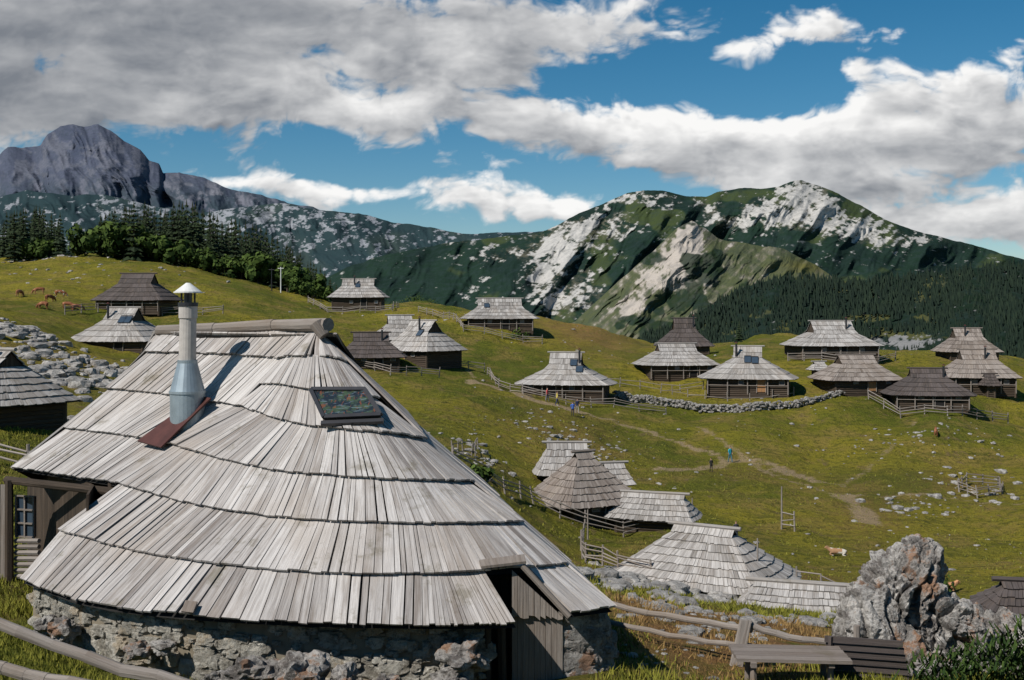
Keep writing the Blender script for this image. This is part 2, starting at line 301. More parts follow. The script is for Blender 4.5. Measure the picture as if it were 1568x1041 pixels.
# ---------------------------------------------------------------- mountains (distance haze and cloud dimming baked into slope colours)
mm,k,b=newmat("mountain_slope",.95,0,.03)
p=k.n('ShaderNodeNewGeometry').outputs['Position']; n=k.noise(p,.03,6,.75)
c=k.mix(k.m('MULTIPLY',k.sm(n,.4,.65),.35),k.attr('col','Color'),(0.03,.045,.05)); k.put(b.inputs['Base Color'],c)
k.put(b.inputs['Normal'],k.bump(k.noise(p,.015,7,.7),.45,18))
def mountain(name,sky,base,d0,d1,nu,nv,seed,rel,jag,colf,prof=.8,gully=14.,slant=.5):
    sx=[s[0] for s in sky]; sy=[s[1] for s in sky]; px=np.linspace(sx[0],sx[-1],nu)
    top=np.interp(px,sx,sy)+(fbm(px/22,px*0,5,seed)-.5)*jag
    t=np.linspace(0,1,nv)[:,None]; PX=np.broadcast_to(px,(nv,nu)); 
    PY=base+(top-base)*t**prof
    D=d0+(d1-d0)*t**.9
    PXw=PX+(fbm(PX/60,PY/60,3,seed+9)-.5)*60+PY*slant
    rg=fbm(PXw/gully/3.6,PY/gully/9,6,seed+3,.52,True)
    big=fbm((PX+PY*slant)/95,PY/140,3,seed+20,.5,True)
    edge=np.clip(t*6,0,1)*np.clip((1-t)*7+.35,0,1)
    D=D-(rg-.5)*rel*edge-(big-.5)*rel*2.2*edge
    PY2=PY+(fbm(PX/9,PY/9,4,seed+30)-.5)*jag*.3*np.clip((1-t)*5,0,1)
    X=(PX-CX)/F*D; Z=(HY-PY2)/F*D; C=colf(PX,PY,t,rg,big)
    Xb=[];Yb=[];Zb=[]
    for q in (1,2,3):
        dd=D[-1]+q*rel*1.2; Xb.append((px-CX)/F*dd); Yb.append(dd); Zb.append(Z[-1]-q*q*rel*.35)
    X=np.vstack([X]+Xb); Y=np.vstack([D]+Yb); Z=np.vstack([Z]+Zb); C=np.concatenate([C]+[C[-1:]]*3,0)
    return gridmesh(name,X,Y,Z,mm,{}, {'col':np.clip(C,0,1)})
def mixc(a,b,f): return a*(1-f[...,None])+np.array(b)*f[...,None]
def base3(shape,c): return np.ones(shape+(3,))*np.array(c)
def col1(PX,PY,t,rg,big):
    C=base3(PX.shape,(.078,.088,.125)); n=fbm(PX/14,PY/14,6,50,.6)  # blue distance haze baked into the base colour
    C=mixc(C,(.042,.052,.085),sm(rg,.6,.35)*.8); C=mixc(C,(.135,.14,.17),sm(n+rg*.3,.68,.82)*.7)  # gullies darkened in colour, painted relief shading
    C=mixc(C,(.20,.20,.225),sm(n,.5,.65)*blob(PX,PY,330,295,110,22)*.6)
    C=mixc(C,(.032,.052,.062),sm(PY+(n-.5)*90-.02*np.abs(PX-130),258,312)*.85*sm(n,.66,.45)); return C
def col2(PX,PY,t,rg,big):
    C=base3(PX.shape,(.022,.042,.047)); n=fbm((PX+PY*.3)/9,PY/5.5,6,60,.66); n2=fbm(PX/60,PY/40,3,61)  # dark green with bluish haze mixed into the colour
    wgt=.03+.07*sm(PY,365,325)+.07*blob(PX,PY,360,330,80,18)+.09*blob(PX,PY,520,355,80,25)
    C=mixc(C,(.055,.075,.06),sm(n2,.5,.7)*.5); C=mixc(C,(.013,.025,.032),sm(rg,.5,.3)*.6)  # last mix paints relief shade into the gullies
    rk=sm(n+(n2-.5)*.35+wgt,.655,.70); C=mixc(C,(.30,.31,.335),rk*.85)
    return C
def col3(PX,PY,t,rg,big):
    C=base3(PX.shape,(.014,.031,.020)); n=fbm((PX-PY*.35)/9,PY/5,6,70,.66); n2=fbm(PX/55,PY/35,4,71); st=fbm((PX+PY*1.0)/9,(PY-PX*.2)/46,5,75,.6)
    C=mixc(C,(.009,.020,.016),sm(n2,.5,.38)*.6)
    C=mixc(C,(.060,.078,.026),sm(n2+.34*blob(PX,PY,1000,335,60,12)+.34*blob(PX,PY,1130,298,70,12)+.3*blob(PX,PY,1030,325,50,14)+.2*blob(PX,PY,1330,368,60,14)-.2*sm(PX,800,650),.60,.70)*.7)
    gl=0
    for x,y,rx,ry,w in ((848,385,34,34,.36),(815,425,28,32,.30),(862,462,36,30,.33),(800,388,60,10,.2),(880,350,50,18,.24),(935,345,45,26,.22),(905,372,46,20,.2),(1235,296,40,24,.36),(1212,330,60,22,.30),(1260,330,50,26,.28),(1305,348,50,20,.25),(1120,340,50,12,.22),(1080,320,22,16,.2),(1180,322,50,18,.2),(690,372,50,7,.12),(1400,366,60,12,.16),(960,303,50,10,.22),(740,395,50,10,.15),(905,430,36,28,.18),(1350,372,50,14,.16),(1010,310,60,8,.12)):
        g_=w*blob(PX+(n2-.5)*70,PY+(n-.5)*10,x,y,rx,ry); gl=np.maximum(gl,g_)+.25*np.minimum(gl,g_)
    rk=sm(.6*n+.4*st+gl+(rg-.5)*.12,.66,.73); rk=rk*(1-.85*sm(PY,450,490)*(PX<780))
    C=mixc(C,(.15,.135,.095),sm(n+gl,.58,.70)*.55*sm(gl,.03,.2)); C=mixc(C,(.49,.47,.44),rk*.92)
    low=sm(n,.68,.73)*.55*(PY<410); C=mixc(C,(.3,.3,.29),low)
    return C
def col4(PX,PY,t,rg,big):
    C=base3(PX.shape,(.076,.088,.042)); n=fbm(PX/8,PY/8,6,80,.62); n2=fbm(PX/40,PY/30,4,81); st=fbm((PX+PY*1.1)/8,(PY-PX*.2)/60,5,85,.6)
    gl=.46*blob(PX,PY,1056,366,24,28)+.28*blob(PX,PY,1028,397,38,24)+.26*blob(PX,PY,968,470,24,18)+.28*blob(PX,PY,1042,436,36,11)+.22*blob(PX,PY,998,425,38,24)+.14*blob(PX,PY,1075,410,18,32)+.12*blob(PX,PY,930,475,30,16)
    C=mixc(C,(.17,.155,.11),sm(.5*n+.5*st+gl*.5,.46,.62)*.8)
    C=mixc(C,(.44,.39,.345),sm(.6*n+.4*st+gl,.62,.74)*.9)
    C=mixc(C,(.012,.026,.012),sm(n2+.35*blob(PX,PY,1098,395,16,40)+.2*sm(PY,430,490)*(PX>1060)-.2*blob(PX,PY,1190,390,70,16)-.15*blob(PX,PY,980,450,60,40),.58,.63)*.9)
    C=mixc(C,(.13,.12,.035),blob(PX,PY,1235,408,45,10)*.85); return C
def col5(PX,PY,t,rg,big):
    C=base3(PX.shape,(.010,.021,.012)); n=fbm(PX/7,PY/5,6,90,.6); n2=fbm(PX/45,PY/16,4,91)
    m=sm(n2+.35*blob(PX,PY,1350,487,60,7)+.28*blob(PX,PY,1390,508,50,8)+.12*blob(PX,PY,1290,436,40,8),.64,.72); C=mixc(C,(.09,.09,.03),m*.8)
    rk=sm(n+.42*blob(PX,PY,1375,524,50,15)+.16*blob(PX,PY,1440,530,30,12),.72,.80); C=mixc(C,(.25,.245,.24),rk*.9)
    return C
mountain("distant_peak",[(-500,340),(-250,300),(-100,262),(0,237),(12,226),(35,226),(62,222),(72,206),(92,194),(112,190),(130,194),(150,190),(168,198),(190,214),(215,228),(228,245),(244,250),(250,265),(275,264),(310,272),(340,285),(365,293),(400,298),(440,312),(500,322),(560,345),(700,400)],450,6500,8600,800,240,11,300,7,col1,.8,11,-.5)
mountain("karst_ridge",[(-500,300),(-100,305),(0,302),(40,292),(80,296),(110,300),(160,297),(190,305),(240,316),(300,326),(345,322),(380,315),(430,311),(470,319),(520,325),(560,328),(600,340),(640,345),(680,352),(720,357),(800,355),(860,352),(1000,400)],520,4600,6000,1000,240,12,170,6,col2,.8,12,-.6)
mountain("rocky_mountain",[(300,470),(420,450),(500,425),(540,405),(600,388),(650,378),(720,368),(760,362),(830,355),(870,335),(900,322),(930,308),(960,296),(985,291),(1015,292),(1050,300),(1080,300),(1110,292),(1140,288),(1165,290),(1190,287),(1210,278),(1228,275),(1250,283),(1275,292),(1300,305),(1330,322),(1360,338),(1400,352),(1440,362),(1480,372),(1530,388),(1568,396),(1750,402),(2200,430)],600,2500,4000,1300,330,13,150,5,col3,.8,15,.6)
mountain("grassy_foothill",[(780,560),(840,508),(880,492),(920,455),(950,428),(1000,385),(1035,350),(1060,339),(1080,350),(1100,365),(1150,375),(1200,381),(1250,405),(1280,428),(1300,450),(1380,500),(1450,560)],610,1900,2350,700,240,14,50,6,col4,.85,9,.8)
SK5=[(940,560),(990,512),(1040,498),(1080,472),(1130,444),(1180,428),(1240,424),(1290,432),(1350,427),(1420,418),(1500,410),(1568,403),(1700,395),(2300,380)]
mountain("forest_slope",SK5,640,1150,1700,600,160,15,35,4,col5)
gx,gy=np.meshgrid(np.linspace(-14000,14000,30),np.linspace(700,16000,30))
gridmesh("valley_ground",gx,gy,np.full((30,30),-330.),mm,{}, {'col':np.ones((30,30,3))*np.array((.02,.035,.02))})
# ---------------------------------------------------------------- trees
def spruce(mb,b,h,r,n=11,m=8,mat=0):
    b=Vector(b); mb.tube(b,b+Vector((0,0,h*.96)),h*.018,h*.003,5,.3,1,False)
    for i in range(n):
        f=(i+.3)/n; z=h*(.08+.9*f); rr=r*(1-f)**.8*R.uniform(.8,1.15)
        for j in range(m):
            a=j/m*6.283+R.uniform(-.4,.4); L=rr*R.uniform(.65,1.2); dx,dy=math.cos(a),math.sin(a); w=L*.5+.03*h
            p0=b+Vector((0,0,z)); tip=b+Vector((dx*L,dy*L,z-L*R.uniform(.25,.55)))
            md=b+Vector((dx*L*.5,dy*L*.5,z-L*.08)); s=Vector((-dy,dx,0))*w*.5; dn=Vector((0,0,-h*.045))
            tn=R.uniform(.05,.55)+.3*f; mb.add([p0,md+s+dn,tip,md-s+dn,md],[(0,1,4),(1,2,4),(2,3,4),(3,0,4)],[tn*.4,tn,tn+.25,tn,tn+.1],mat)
    mb.add([b+Vector((-.06*r,0,h*.9)),b+Vector((.06*r,0,h*.9)),b+Vector((0,0,h*1.03))],[(0,1,2)],.5,mat)
def bushy(mb,b,h,r,n=260,mat=0,q=.09):
    b=Vector(b); mb.tube(b,b+Vector((0,0,h*.55)),h*.03,h*.012,6,.4,1,False)
    lob=[(Vector((R.uniform(-.6,.6)*r,R.uniform(-.6,.6)*r,h*R.uniform(.35,.85))),r*R.uniform(.35,.6)) for _ in range(8)]
    for c,_ in lob[:4]: mb.tube(b+Vector((0,0,h*.3)),b+c,h*.012,h*.004,4,.4,1,False)
    for i in range(n):
        c,rr=lob[i%8]; v=Vector((R.gauss(0,1),R.gauss(0,1),R.gauss(0,1))).normalized(); p=b+c+v*rr*R.uniform(.6,1.08); s=h*q*R.uniform(.6,1.3)
        a=Vector((R.gauss(0,1),R.gauss(0,1),R.gauss(0,1))).normalized(); e=a.cross(v+Vector((.01,0,0))).normalized(); a=e.cross(v)+v*R.uniform(-.5,.5)
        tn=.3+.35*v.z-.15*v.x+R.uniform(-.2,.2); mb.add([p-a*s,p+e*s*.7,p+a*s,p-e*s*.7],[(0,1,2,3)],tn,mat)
mb=MB()
def topline(px): return np.interp(px,[-300,0,40,80,110,150,200,260,300,340,370,410,440,480,520,640],[318,325,312,318,352,330,306,306,310,330,326,350,372,400,435,445])
for i in range(560):
    px=R.uniform(-260,520); d=R.uniform(244,306)
    if 92<px<140 and R.random()<.85: continue
    g=G(px,d); tz=(HY-float(topline(px)))/F*d; h=(tz-g.z)*R.uniform(.55,1.06)
    if h<2.5: h=R.uniform(2.5,5)
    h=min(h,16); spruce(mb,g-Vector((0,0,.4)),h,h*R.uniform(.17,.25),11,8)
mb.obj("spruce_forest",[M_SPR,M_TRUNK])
mb=MB()
for px,d,h,r in [(130,248,6.5,4),(160,246,7.5,4.5),(190,245,8,5),(215,246,7.5,4.5),(240,245,7,4),(265,244,6.5,4),(285,243,6,3.5),(55,243,5,3),(75,243,4.5,3),(370,240,6,3.5),(395,238,7,3.2),(415,238,7,3.4),(440,238,7.5,3),(458,238,6.5,3),(345,241,5,3),(315,241,5,3),(480,236,5,2.5),(500,235,4,2.5),(30,243,3.5,3),(630,236,1.6,3.0),(655,236,1.4,2.6),(455,232,4,2.6),(470,228,3,2)]:
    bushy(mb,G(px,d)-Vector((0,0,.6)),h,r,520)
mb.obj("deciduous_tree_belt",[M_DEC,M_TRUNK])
def tree_single(name,px,d,h,r):
    m=MB(); spruce(m,G(px,d)-Vector((0,0,.2)),h,r,12,9); m.obj(name,[M_SPR,M_TRUNK])
tree_single("spruce_tree",1132,200,4.2,1.3); tree_single("spruce_tree",360,241,13,2.6); tree_single("spruce_tree",205,243,13,2.8); tree_single("spruce_tree",418,239,11,2.3); tree_single("spruce_tree",22,240,11,2.6); tree_single("spruce_tree",92,243,10,2.2)
for px,d,h,r in ((797,180,1.2,2.2),(742,70,1.3,.9),(690,150,1.,.9),(880,150,1.0,1.0),(1440,66,1.0,.9)):
    m=MB(); bushy(m,G(px,d)-Vector((0,0,.3)),h,r,260,0,.14); m.obj("mountain_pine_shrub",[M_DEC,M_TRUNK])
mb=MB(); sx=[s[0] for s in SK5]; sy=[s[1] for s in SK5]
for i in range(13000):
    px=R.uniform(950,1640); t=R.random()**1.1; top=np.interp(px,sx,sy); py=640+(top-640)*t**.8; d=1150+550*t**.9-25
    if py>575: continue
    if math.exp(-((px-1375)/52)**2-((py-524)/16)**2)>.4 and R.random()<.95: continue
    if math.exp(-((px-1350)/65)**2-((py-488)/8)**2)>.4 and R.random()<.85: continue
    dens_=float(fbm(np.array(px/30.),np.array(py/14.),3,33))
    if dens_<.36 and R.random()<.6: continue
    b=S(px,py+3,d); h=R.uniform(6,12)*d/1300; r=h*.22; tn=R.uniform(.05,.75)*(.6+.8*dens_)
    vs=[b+Vector((math.cos(a)*r,math.sin(a)*r,h*.08)) for a in (0,1.26,2.5,3.77,5.03)]+[b+Vector((0,0,h))]
    mb.add(vs,[(j,(j+1)%5,5) for j in range(5)],[tn*.4]*5+[tn],0)
mb.obj("distant_tree_canopy",[M_FARF])
# ---------------------------------------------------------------- rocks
def icos(sub):
    import bmesh
    bm=bmesh.new(); bmesh.ops.create_icosphere(bm,subdivisions=sub,radius=1); V=np.array([v.co[:] for v in bm.verts]); Fc=[tuple(v.index for v in f.verts) for f in bm.faces]; bm.free(); return V,Fc
I1=icos(1); I2=icos(2); I3=icos(3); I4=icos(4)
def rock(mb,c,sx,sy,sz,ico=I1,amp=.3,tone=None,mat=0,yaw=None,clip=.82):
    V,Fc=ico; yaw=R.uniform(0,6.28) if yaw is None else yaw; o=Vector((R.random()*90,R.random()*90,R.random()*90)); vs=[];tn=[]
    cy,sy_=math.cos(yaw),math.sin(yaw); t0=R.uniform(.6,1) if tone is None else tone
    for v in V:
        q=Vector(v); n=mn.noise(q*1.3+o)*amp*1.3+ (mn.noise(q*3.2+o)*amp*.6+mn.noise(q*7+o)*amp*.25 if len(V)>20 else R.uniform(-amp,amp)*.4)
        q=q*(1+n); 
        for ax in range(3): q[ax]=max(-clip,min(clip,q[ax]))
        x,y,z=q.x*sx,q.y*sy,q.z*sz; vs.append((c[0]+x*cy-y*sy_,c[1]+x*sy_+y*cy,c[2]+z)); tn.append(t0)
    mb.add(vs,Fc,tn,mat)
mb=MB()
def scat(n,cx,cd,wx,wd,s0,s1,ico=I1,uni=False):
    for i in range(n):
        px=cx+(R.uniform(-1,1) if uni else R.gauss(0,.5))*wx; d=cd+(R.uniform(-1,1) if uni else R.gauss(0,.5))*wd
        if d<14: continue
        if uni and mn.noise(Vector((px*d*.00009,d*.11,4.)))<.08 and R.random()<.8: continue
        s=s0+(s1-s0)*R.random()**3; g=G(px,d); rock(mb,(g.x,g.y,g.z+s*.02),s*R.uniform(.8,1.5),s,s*R.uniform(.35,.8),ico,.4)
scat(330,90,96,130,16,.15,.95,I2); scat(90,30,112,60,8,.3,1.0,I2)
scat(45,1490,108,100,10,.15,.7); scat(60,1420,126,130,6,.12,.5); scat(620,1150,108,430,36,.07,.36,I1,True)
scat(45,1400,100,80,4,.12,.55); scat(130,870,114,100,12,.12,.45); scat(60,730,86,50,10,.15,.5)
scat(80,960,52,90,10,.15,.75,I2); scat(45,1010,58,70,5,.3,.8,I2); scat(50,1040,66,60,3,.3,.7,I2); scat(80,1140,57,90,4,.2,.6,I2)
scat(150,1080,32,160,9,.05,.3,I2); scat(110,1000,190,560,28,.15,.45,I1,True); scat(60,150,210,180,25,.2,.6); scat(60,70,243,60,5,.3,.9); scat(50,550,215,60,10,.1,.3)
scat(70,1060,26,140,4,.05,.2,I2); scat(25,1000,19,80,2,.04,.12,I2); scat(60,1250,36,80,6,.1,.4,I2)
mb.obj("meadow_rocks",[M_ROCK])
def drywall(pts,h,s,n):
    mb=MB(); P=[((p-CX)/F*d,d) for p,d in pts]
    for i in range(n):
        k=R.random()*(len(P)-1); j=int(k); u=k-j; x=P[j][0]*(1-u)+P[j+1][0]*u; y=P[j][1]*(1-u)+P[j+1][1]*u; g=Gxy(x,y)
        rock(mb,(x+R.gauss(0,.15),y+R.gauss(0,.2),g.z+R.random()*h),s*R.uniform(.7,1.4),s,s*.7,I1,.3,R.uniform(.3,.85))
    mb.obj("dry_stone_wall",[M_ROCK])
drywall([(940,143),(990,143),(1060,140),(1150,137),(1240,139)],.9,.24,1000)
drywall([(1240,139),(1290,143)],.6,.22,110); drywall([(0,64),(60,62),(120,66)],.5,.25,120)
def crag(name,parts):
    mb=MB(); V,Fc=icos(6)
    def hsh(p): return (math.sin(p.x*12.99+p.y*78.2+p.z*37.7)*43758.5)%1.0
    for c,s,lean,sd in parts:
        o=Vector((sd*7.1,sd*3.3,sd)); vs=[];tn=[]
        for v in V:
            q=Vector(v); q=Vector((math.copysign(abs(q.x)**.75,q.x),math.copysign(abs(q.y)**.75,q.y),math.copysign(abs(q.z)**.85,q.z)))
            w=Vector((q.x*s[0],q.y*s[1],q.z*s[2])); wz=Vector((w.x*1.25,w.y*1.25,w.z*.75))+mn.noise_vector(w*1.6+o)*.22
            d1,p1=mn.voronoi(wz*1.35+o); d2,p2=mn.voronoi(wz*3.6+o); d3,p3=mn.voronoi(wz*8.5+o)
            b1=hsh(p1[0])-.5; b2=hsh(p2[0])-.5; b3=hsh(p3[0])-.5; c1_=min(d1[1]-d1[0],.16)/.16; c2_=min(d2[1]-d2[0],.14)/.14; c3_=min(d3[1]-d3[0],.2)/.2
            disp=b1*.42+b2*.20+b3*.07-(1-c1_)*.22-(1-c2_)*.09-(1-c3_)*.03+mn.fractal(w*6+o,.9,2,4)*.05
            nv=Vector((v[0],v[1],v[2]*.8)); q2=w+nv*disp*min(1,min(s)*1.15); q2.x+=lean*q2.z
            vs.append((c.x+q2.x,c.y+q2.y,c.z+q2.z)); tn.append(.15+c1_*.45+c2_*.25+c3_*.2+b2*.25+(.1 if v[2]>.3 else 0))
        mb.add(vs,Fc,tn)
    return mb.obj(name,[M_CRAG],smooth=False)
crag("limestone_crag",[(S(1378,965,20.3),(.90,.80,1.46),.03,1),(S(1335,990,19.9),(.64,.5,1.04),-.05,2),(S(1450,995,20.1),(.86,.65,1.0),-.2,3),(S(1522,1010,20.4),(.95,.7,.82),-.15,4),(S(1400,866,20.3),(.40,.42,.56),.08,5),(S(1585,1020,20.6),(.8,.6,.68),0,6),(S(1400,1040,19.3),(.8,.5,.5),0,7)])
# ---------------------------------------------------------------- main hut
hut=empty("shepherd_hut")
FR=[
 [(474,508,21.7),(479,508,21.6),(484,509,21.5),(488,510,21.5),(491,511,21.5),(494,512,21.5),(497,513,21.5)],
 [(433,549,21.7),(452,547,21.3),(472,547,21.1),(490,548,20.9),(507,550,20.9),(521,553,20.9),(533,557,21.0)],
 [(402,589,21.65),(434,591,21.0),(465,597,20.5),(500,602,20.1),(530,606,20.0),(555,609,20.1),(579,613,20.3)],
 [(368,623,21.6),(410,637,20.6),(460,651,19.8),(520,659,19.3),(575,665,19.2),(615,669,19.4),(651,676,19.7)],
 [(262,683,21.4),(330,702,20.2),(420,722,19.2),(520,731,18.6),(610,737,18.5),(670,739,18.7),(723,741,19.1)],
 [(180,742,20.9),(280,770,19.6),(390,790,18.5),(510,800,17.9),(630,804,17.8),(720,804,18.0),(800,803,18.5)],
 [(90,815,20.1),(200,845,18.8),(330,867,17.6),(490,880,17.1),(640,882,17.0),(760,876,17.1),(867,867,17.9)],
 [(35,890,19.2),(130,925,17.8),(280,945,16.9),(480,957,16.5),(640,960,16.4),(790,958,16.4),(940,933,17.3)]]
FC=[crv([S(*p) for p in r]) for r in FR]
mb=MB()
for i in range(6): shingles(mb,FC[i],FC[i+1],.155 if i>1 else .12,0,1,.085,.035,.014,(.64+R.uniform(-.08,.06)) if i>1 else .35,.08,.26,.035)
t7=crv([S(*p) for p in FR[6][:5]]+[S(690,878,17.05),S(738,868,17.15)]); b7=crv([S(*p) for p in FR[7][:5]]+[S(720,960,16.4),S(790,958,16.4)])
shingles(mb,t7,b7,.155,0,1,.085,.035,.024,.55,.08,.26,.035)
shingles(mb,crv([S(802,862,17.5),S(867,867,17.9)]),crv([S(872,942,16.9),S(940,933,17.3)]),.15,0,1,.075,.035,.03,.55)
LF=[[(250,510,24.5),(330,508,23.7),(400,506,22.8),(474,506,21.8)],[(224,541,24.3),(300,543,23.4),(370,546,22.5),(434,550,21.8)],[(165,597,24.0),(235,603,23.2),(300,612,22.4),(370,623,21.6)],
    [(100,657,23.6),(160,664,22.9),(210,672,22.1),(262,683,21.4)],[(20,718,23.2),(80,727,22.5),(130,735,21.7),(180,742,20.9)]]
LC=[crv([S(*p) for p in r]) for r in LF]
for i in range(4): shingles(mb,LC[i],LC[i+1],.16,0,1,.085,.035,.014,.60,.08,.26,.035)
Aa,Bb=S(250,510,24.5),S(497,513,21.5)
def back(s,rp,lp): return crv([rp,Bb.lerp(Vector((0.1,23.2,-4.5)),s),Bb.lerp(Vector((-3.6,28,-4.5)),s),Aa.lerp(Vector((-9.4,28.5,-4.2)),s),lp])
bk=[back(0,Bb,Aa),back(.35,S(651,676,19.7),S(165,597,24.0)),back(.67,S(800,803,18.5),S(20,718,23.2)),back(1,S(940,933,17.3),Vector((-10.2,24.6,-3.8)))]
for i in range(3): shingles(mb,bk[i],bk[i+1],.3,0,1,.07,.035,.02,.5)
mb.plank(S(287,926,16.95),S(305,928,16.92),S(281,944,16.8),S(299,946,16.77),.03,.1,2,.12,.14)
mb.obj("roof",[W_ROOF,M_BLACK,W_BRN],hut)
mb=MB()
rp=[S(243,506,24.6),S(330,503,23.7),S(420,498,22.6),S(502,497,21.2)]
for i in range(3): mb.tube(rp[i],rp[i+1]+(rp[i+1]-rp[i])*.01,.115,.13,10,.3+.1*i)
mb.tube(S(484,495,21.25),S(497,514,21.2),.14,.11,9,.2)
mb.obj("ridge_log",[W_GREY],hut)
WP=[(50,19.45),(85,18.85),(150,18.05),(290,17.2),(480,16.95),(640,16.85),(742,16.95)]
wc=crv([Vector(((p-CX)/F*d,d,0)) for p,d in WP])
mb=MB(); N=60
for i in range(N):
    a,b_=wc(i/N),wc((i+1)/N); mb.add([(a.x,a.y+.02,-6.6),(b_.x,b_.y+.02,-6.6),(b_.x,b_.y+.02,-4.45),(a.x,a.y+.02,-4.45)],[(0,1,2,3)],.5,1)
for _ in range(640):
    t=R.random(); p_=wc(t); q_=wc(min(1,t+.01)); q0=wc(max(0,t-.01)); yaw=math.atan2(q_.y-q0.y,q_.x-q0.x)+R.gauss(0,.1)
    s=R.uniform(.07,.28)*R.uniform(.7,1.2); zz=R.uniform(-6.3,-4.62)
    rock(mb,(p_.x,p_.y+.05,zz),s,.09+.10*R.random(),s*R.uniform(.45,.75),I3,.45,R.uniform(.45,1),0,yaw,.75)
for i in range(70):
    u=R.random(); zz=R.uniform(-5.9,-4.75); p_=Vector((.82+.60*u,17.35+.35*u*u,zz)); rock(mb,p_,R.uniform(.14,.34),.16,R.uniform(.1,.28),I3,.45,R.uniform(.4,1),2,.3)
mb.box((1.1,18.4,-5.6),.66,1.5,1.8,0,.4,1)
mb.obj("stone_wall_base",[M_WALLST,M_MORTAR,M_CRAG],hut)
mb=MB()
core=[(-.6,17.9),(.9,18.4),(.0,22.6),(-3.7,27),(-8.8,27.4),(-10.9,25.6),(-7.9,21.4),(-7.6,20.3),(-4.6,18.2)]
for i in range(len(core)):
    a=Vector((*core[i],0)); b_=Vector((*core[(i+1)%len(core)],0)); n=max(2,int((b_-a).length/.22))
    for j in range(n):
        p0=a.lerp(b_,j/n);p1=a.lerp(b_,(j+.97)/n); ztop=-4.0 if i not in(4,5,6) else -3.35
        if i in (0,1,7,8): ztop=-4.25
        mb.plank(Vector((p0.x,p0.y,ztop)),Vector((p1.x,p1.y,ztop)),Vector((p0.x,p0.y,-6.4)),Vector((p1.x,p1.y,-6.4)),.04,R.uniform(.0,.5),0)
mb.obj("timber_wall",[W_WALL],hut)
mb=MB()
mb.tube(S(10,731,23.2)-Vector((0,0,.05)),S(182,754,21.0),.08,.08,8,.1)
for px,d in ((14,23.0),(172,21.2)): 
    mb.tube(S(px,735,d),Vector(((px-CX)/F*d,d,-6.2)),.08,.09,6,.2)
for i in range(10):
    px=-60+i*7.6; mb.plank(S(px,742,23.4),S(px+7,742,23.4),S(px,905,23.3),S(px+7,905,23.3),.04,R.uniform(.2,.9),1)
for i in range(7): mb.tube(S(24,828+i*9,23.1),S(60,828+i*9,22.8),.05,.05,6,R.uniform(.2,.8),1)
mb.obj("porch",[W_WALL,W_GREY],hut)
mb=MB(); a=S(40,790,23.5); 
mb.box(a,.46,.06,.84,-.3,.5,0)
for sx_ in (-.22,0,.22): mb.box(a+Vector((math.cos(-.3)*sx_,math.sin(-.3)*sx_-.05,0)),.03,.05,.86,-.3,.5,1)
for sz_ in (-.42,-.14,.14,.42): mb.box(a+Vector((0,-.055,sz_)),.48,.04,.03,-.3,.5,1)
mb.obj("window",[M_GLASS,W_GREY],hut)
mb=MB()
mb.plank(S(733,860,17.2),S(803,851,17.3),S(737,870,16.95),S(806,862,17.0),.04,.3,0,.03,.03)
n=9
for i in range(n):
    u0,u1=i/n,(i+.94)/n; f=lambda u:(784+u*78, 872+u*72)
    x0,y0=f(u0);x1,y1=f(u1); dd=17.15
    a0=S(x0,max(y0,872),dd);a1=S(x1,max(y1,872),dd); b0=Vector((a0.x,dd+.02,-6.2));b1=Vector((a1.x,dd+.02,-6.2)); mid=-4.62
    mb.plank(Vector((a0.x,dd,a0.z)),Vector((a1.x,dd,a1.z)),Vector((a0.x,dd,mid-R.uniform(0,.09))),Vector((a1.x,dd,mid-R.uniform(0,.09))),.03,R.uniform(.1,.9),0,.05,.07)
    mb.plank(Vector((a0.x,dd,mid)),Vector((a1.x,dd,mid)),b0,b1,.03,R.uniform(.0,.6),0)
mb.tube(S(800,866,17.05),S(872,944,16.85),.045,.045,6,.3,0)
mb.tube(S(768,955,17.1),S(770,1060,17.1),.07,.07,6,.3,1); mb.tube(S(745,960,17.0),S(745,1060,17.0),.08,.08,6,.4,1)
for px in (735,741,747): mb.plank(S(px-8,872,17.9),S(px,872,17.9),S(px-8,1050,17.9),S(px,1050,17.9),.03,.3,1)
mb.obj("entrance",[W_GREY,W_WALL],hut)
mb=MB(); dC=21.9
def c3(px,py): return S(px,py,dC)
u=dC/F
mb.tube(c3(288,668),c3(287,598),27*u,26*u,28,.6,0); mb.tube(c3(287,598),c3(287,552),26*u,14*u,28,.6,0)
mb.tube(c3(287,602),c3(287,598),27.5*u,27.5*u,28,.6,0); mb.tube(c3(287,556),c3(287,551),15*u,15*u,28,.6,0)
mb.tube(c3(287,553),c3(288,486),13*u,12.5*u,20,.6,1); mb.tube(c3(288,487),c3(288,468),14*u,14*u,20,.6,1); mb.tube(c3(288,469),c3(288,463),15*u,15*u,20,.6,3)
for a in range(4): 
    q=Vector((math.cos(a*1.57+.5)*10*u,math.sin(a*1.57+.5)*10*u,0)); mb.tube(c3(288,464)+q,c3(288,446)+q,1.6*u,1.6*u,5,.5,3)
mb.tube(c3(288,464),c3(288,448),6*u,6*u,10,.5,3)
mb.tube(c3(288,447),c3(288,433),21*u,3*u,20,.5,4); mb.tube(c3(288,448.5),c3(288,446.5),21.5*u,21.5*u,20,.5,4)
mb.obj("chimney",[M_TIN,M_CONC,M_RED,M_FRAME,M_WHITE],hut,False)
mb=MB(); mb.plank(S(308,612,22.1),S(328,616,21.8),S(216,682,21.7),S(252,692,21.3),.03,.5,0,.12,.13)
mb.obj("chimney_flashing",[M_RED],hut)
msl,k,b=newmat("skylight_glass",.06,.0,.9); p=k.n('ShaderNodeTexCoord').outputs['Object']
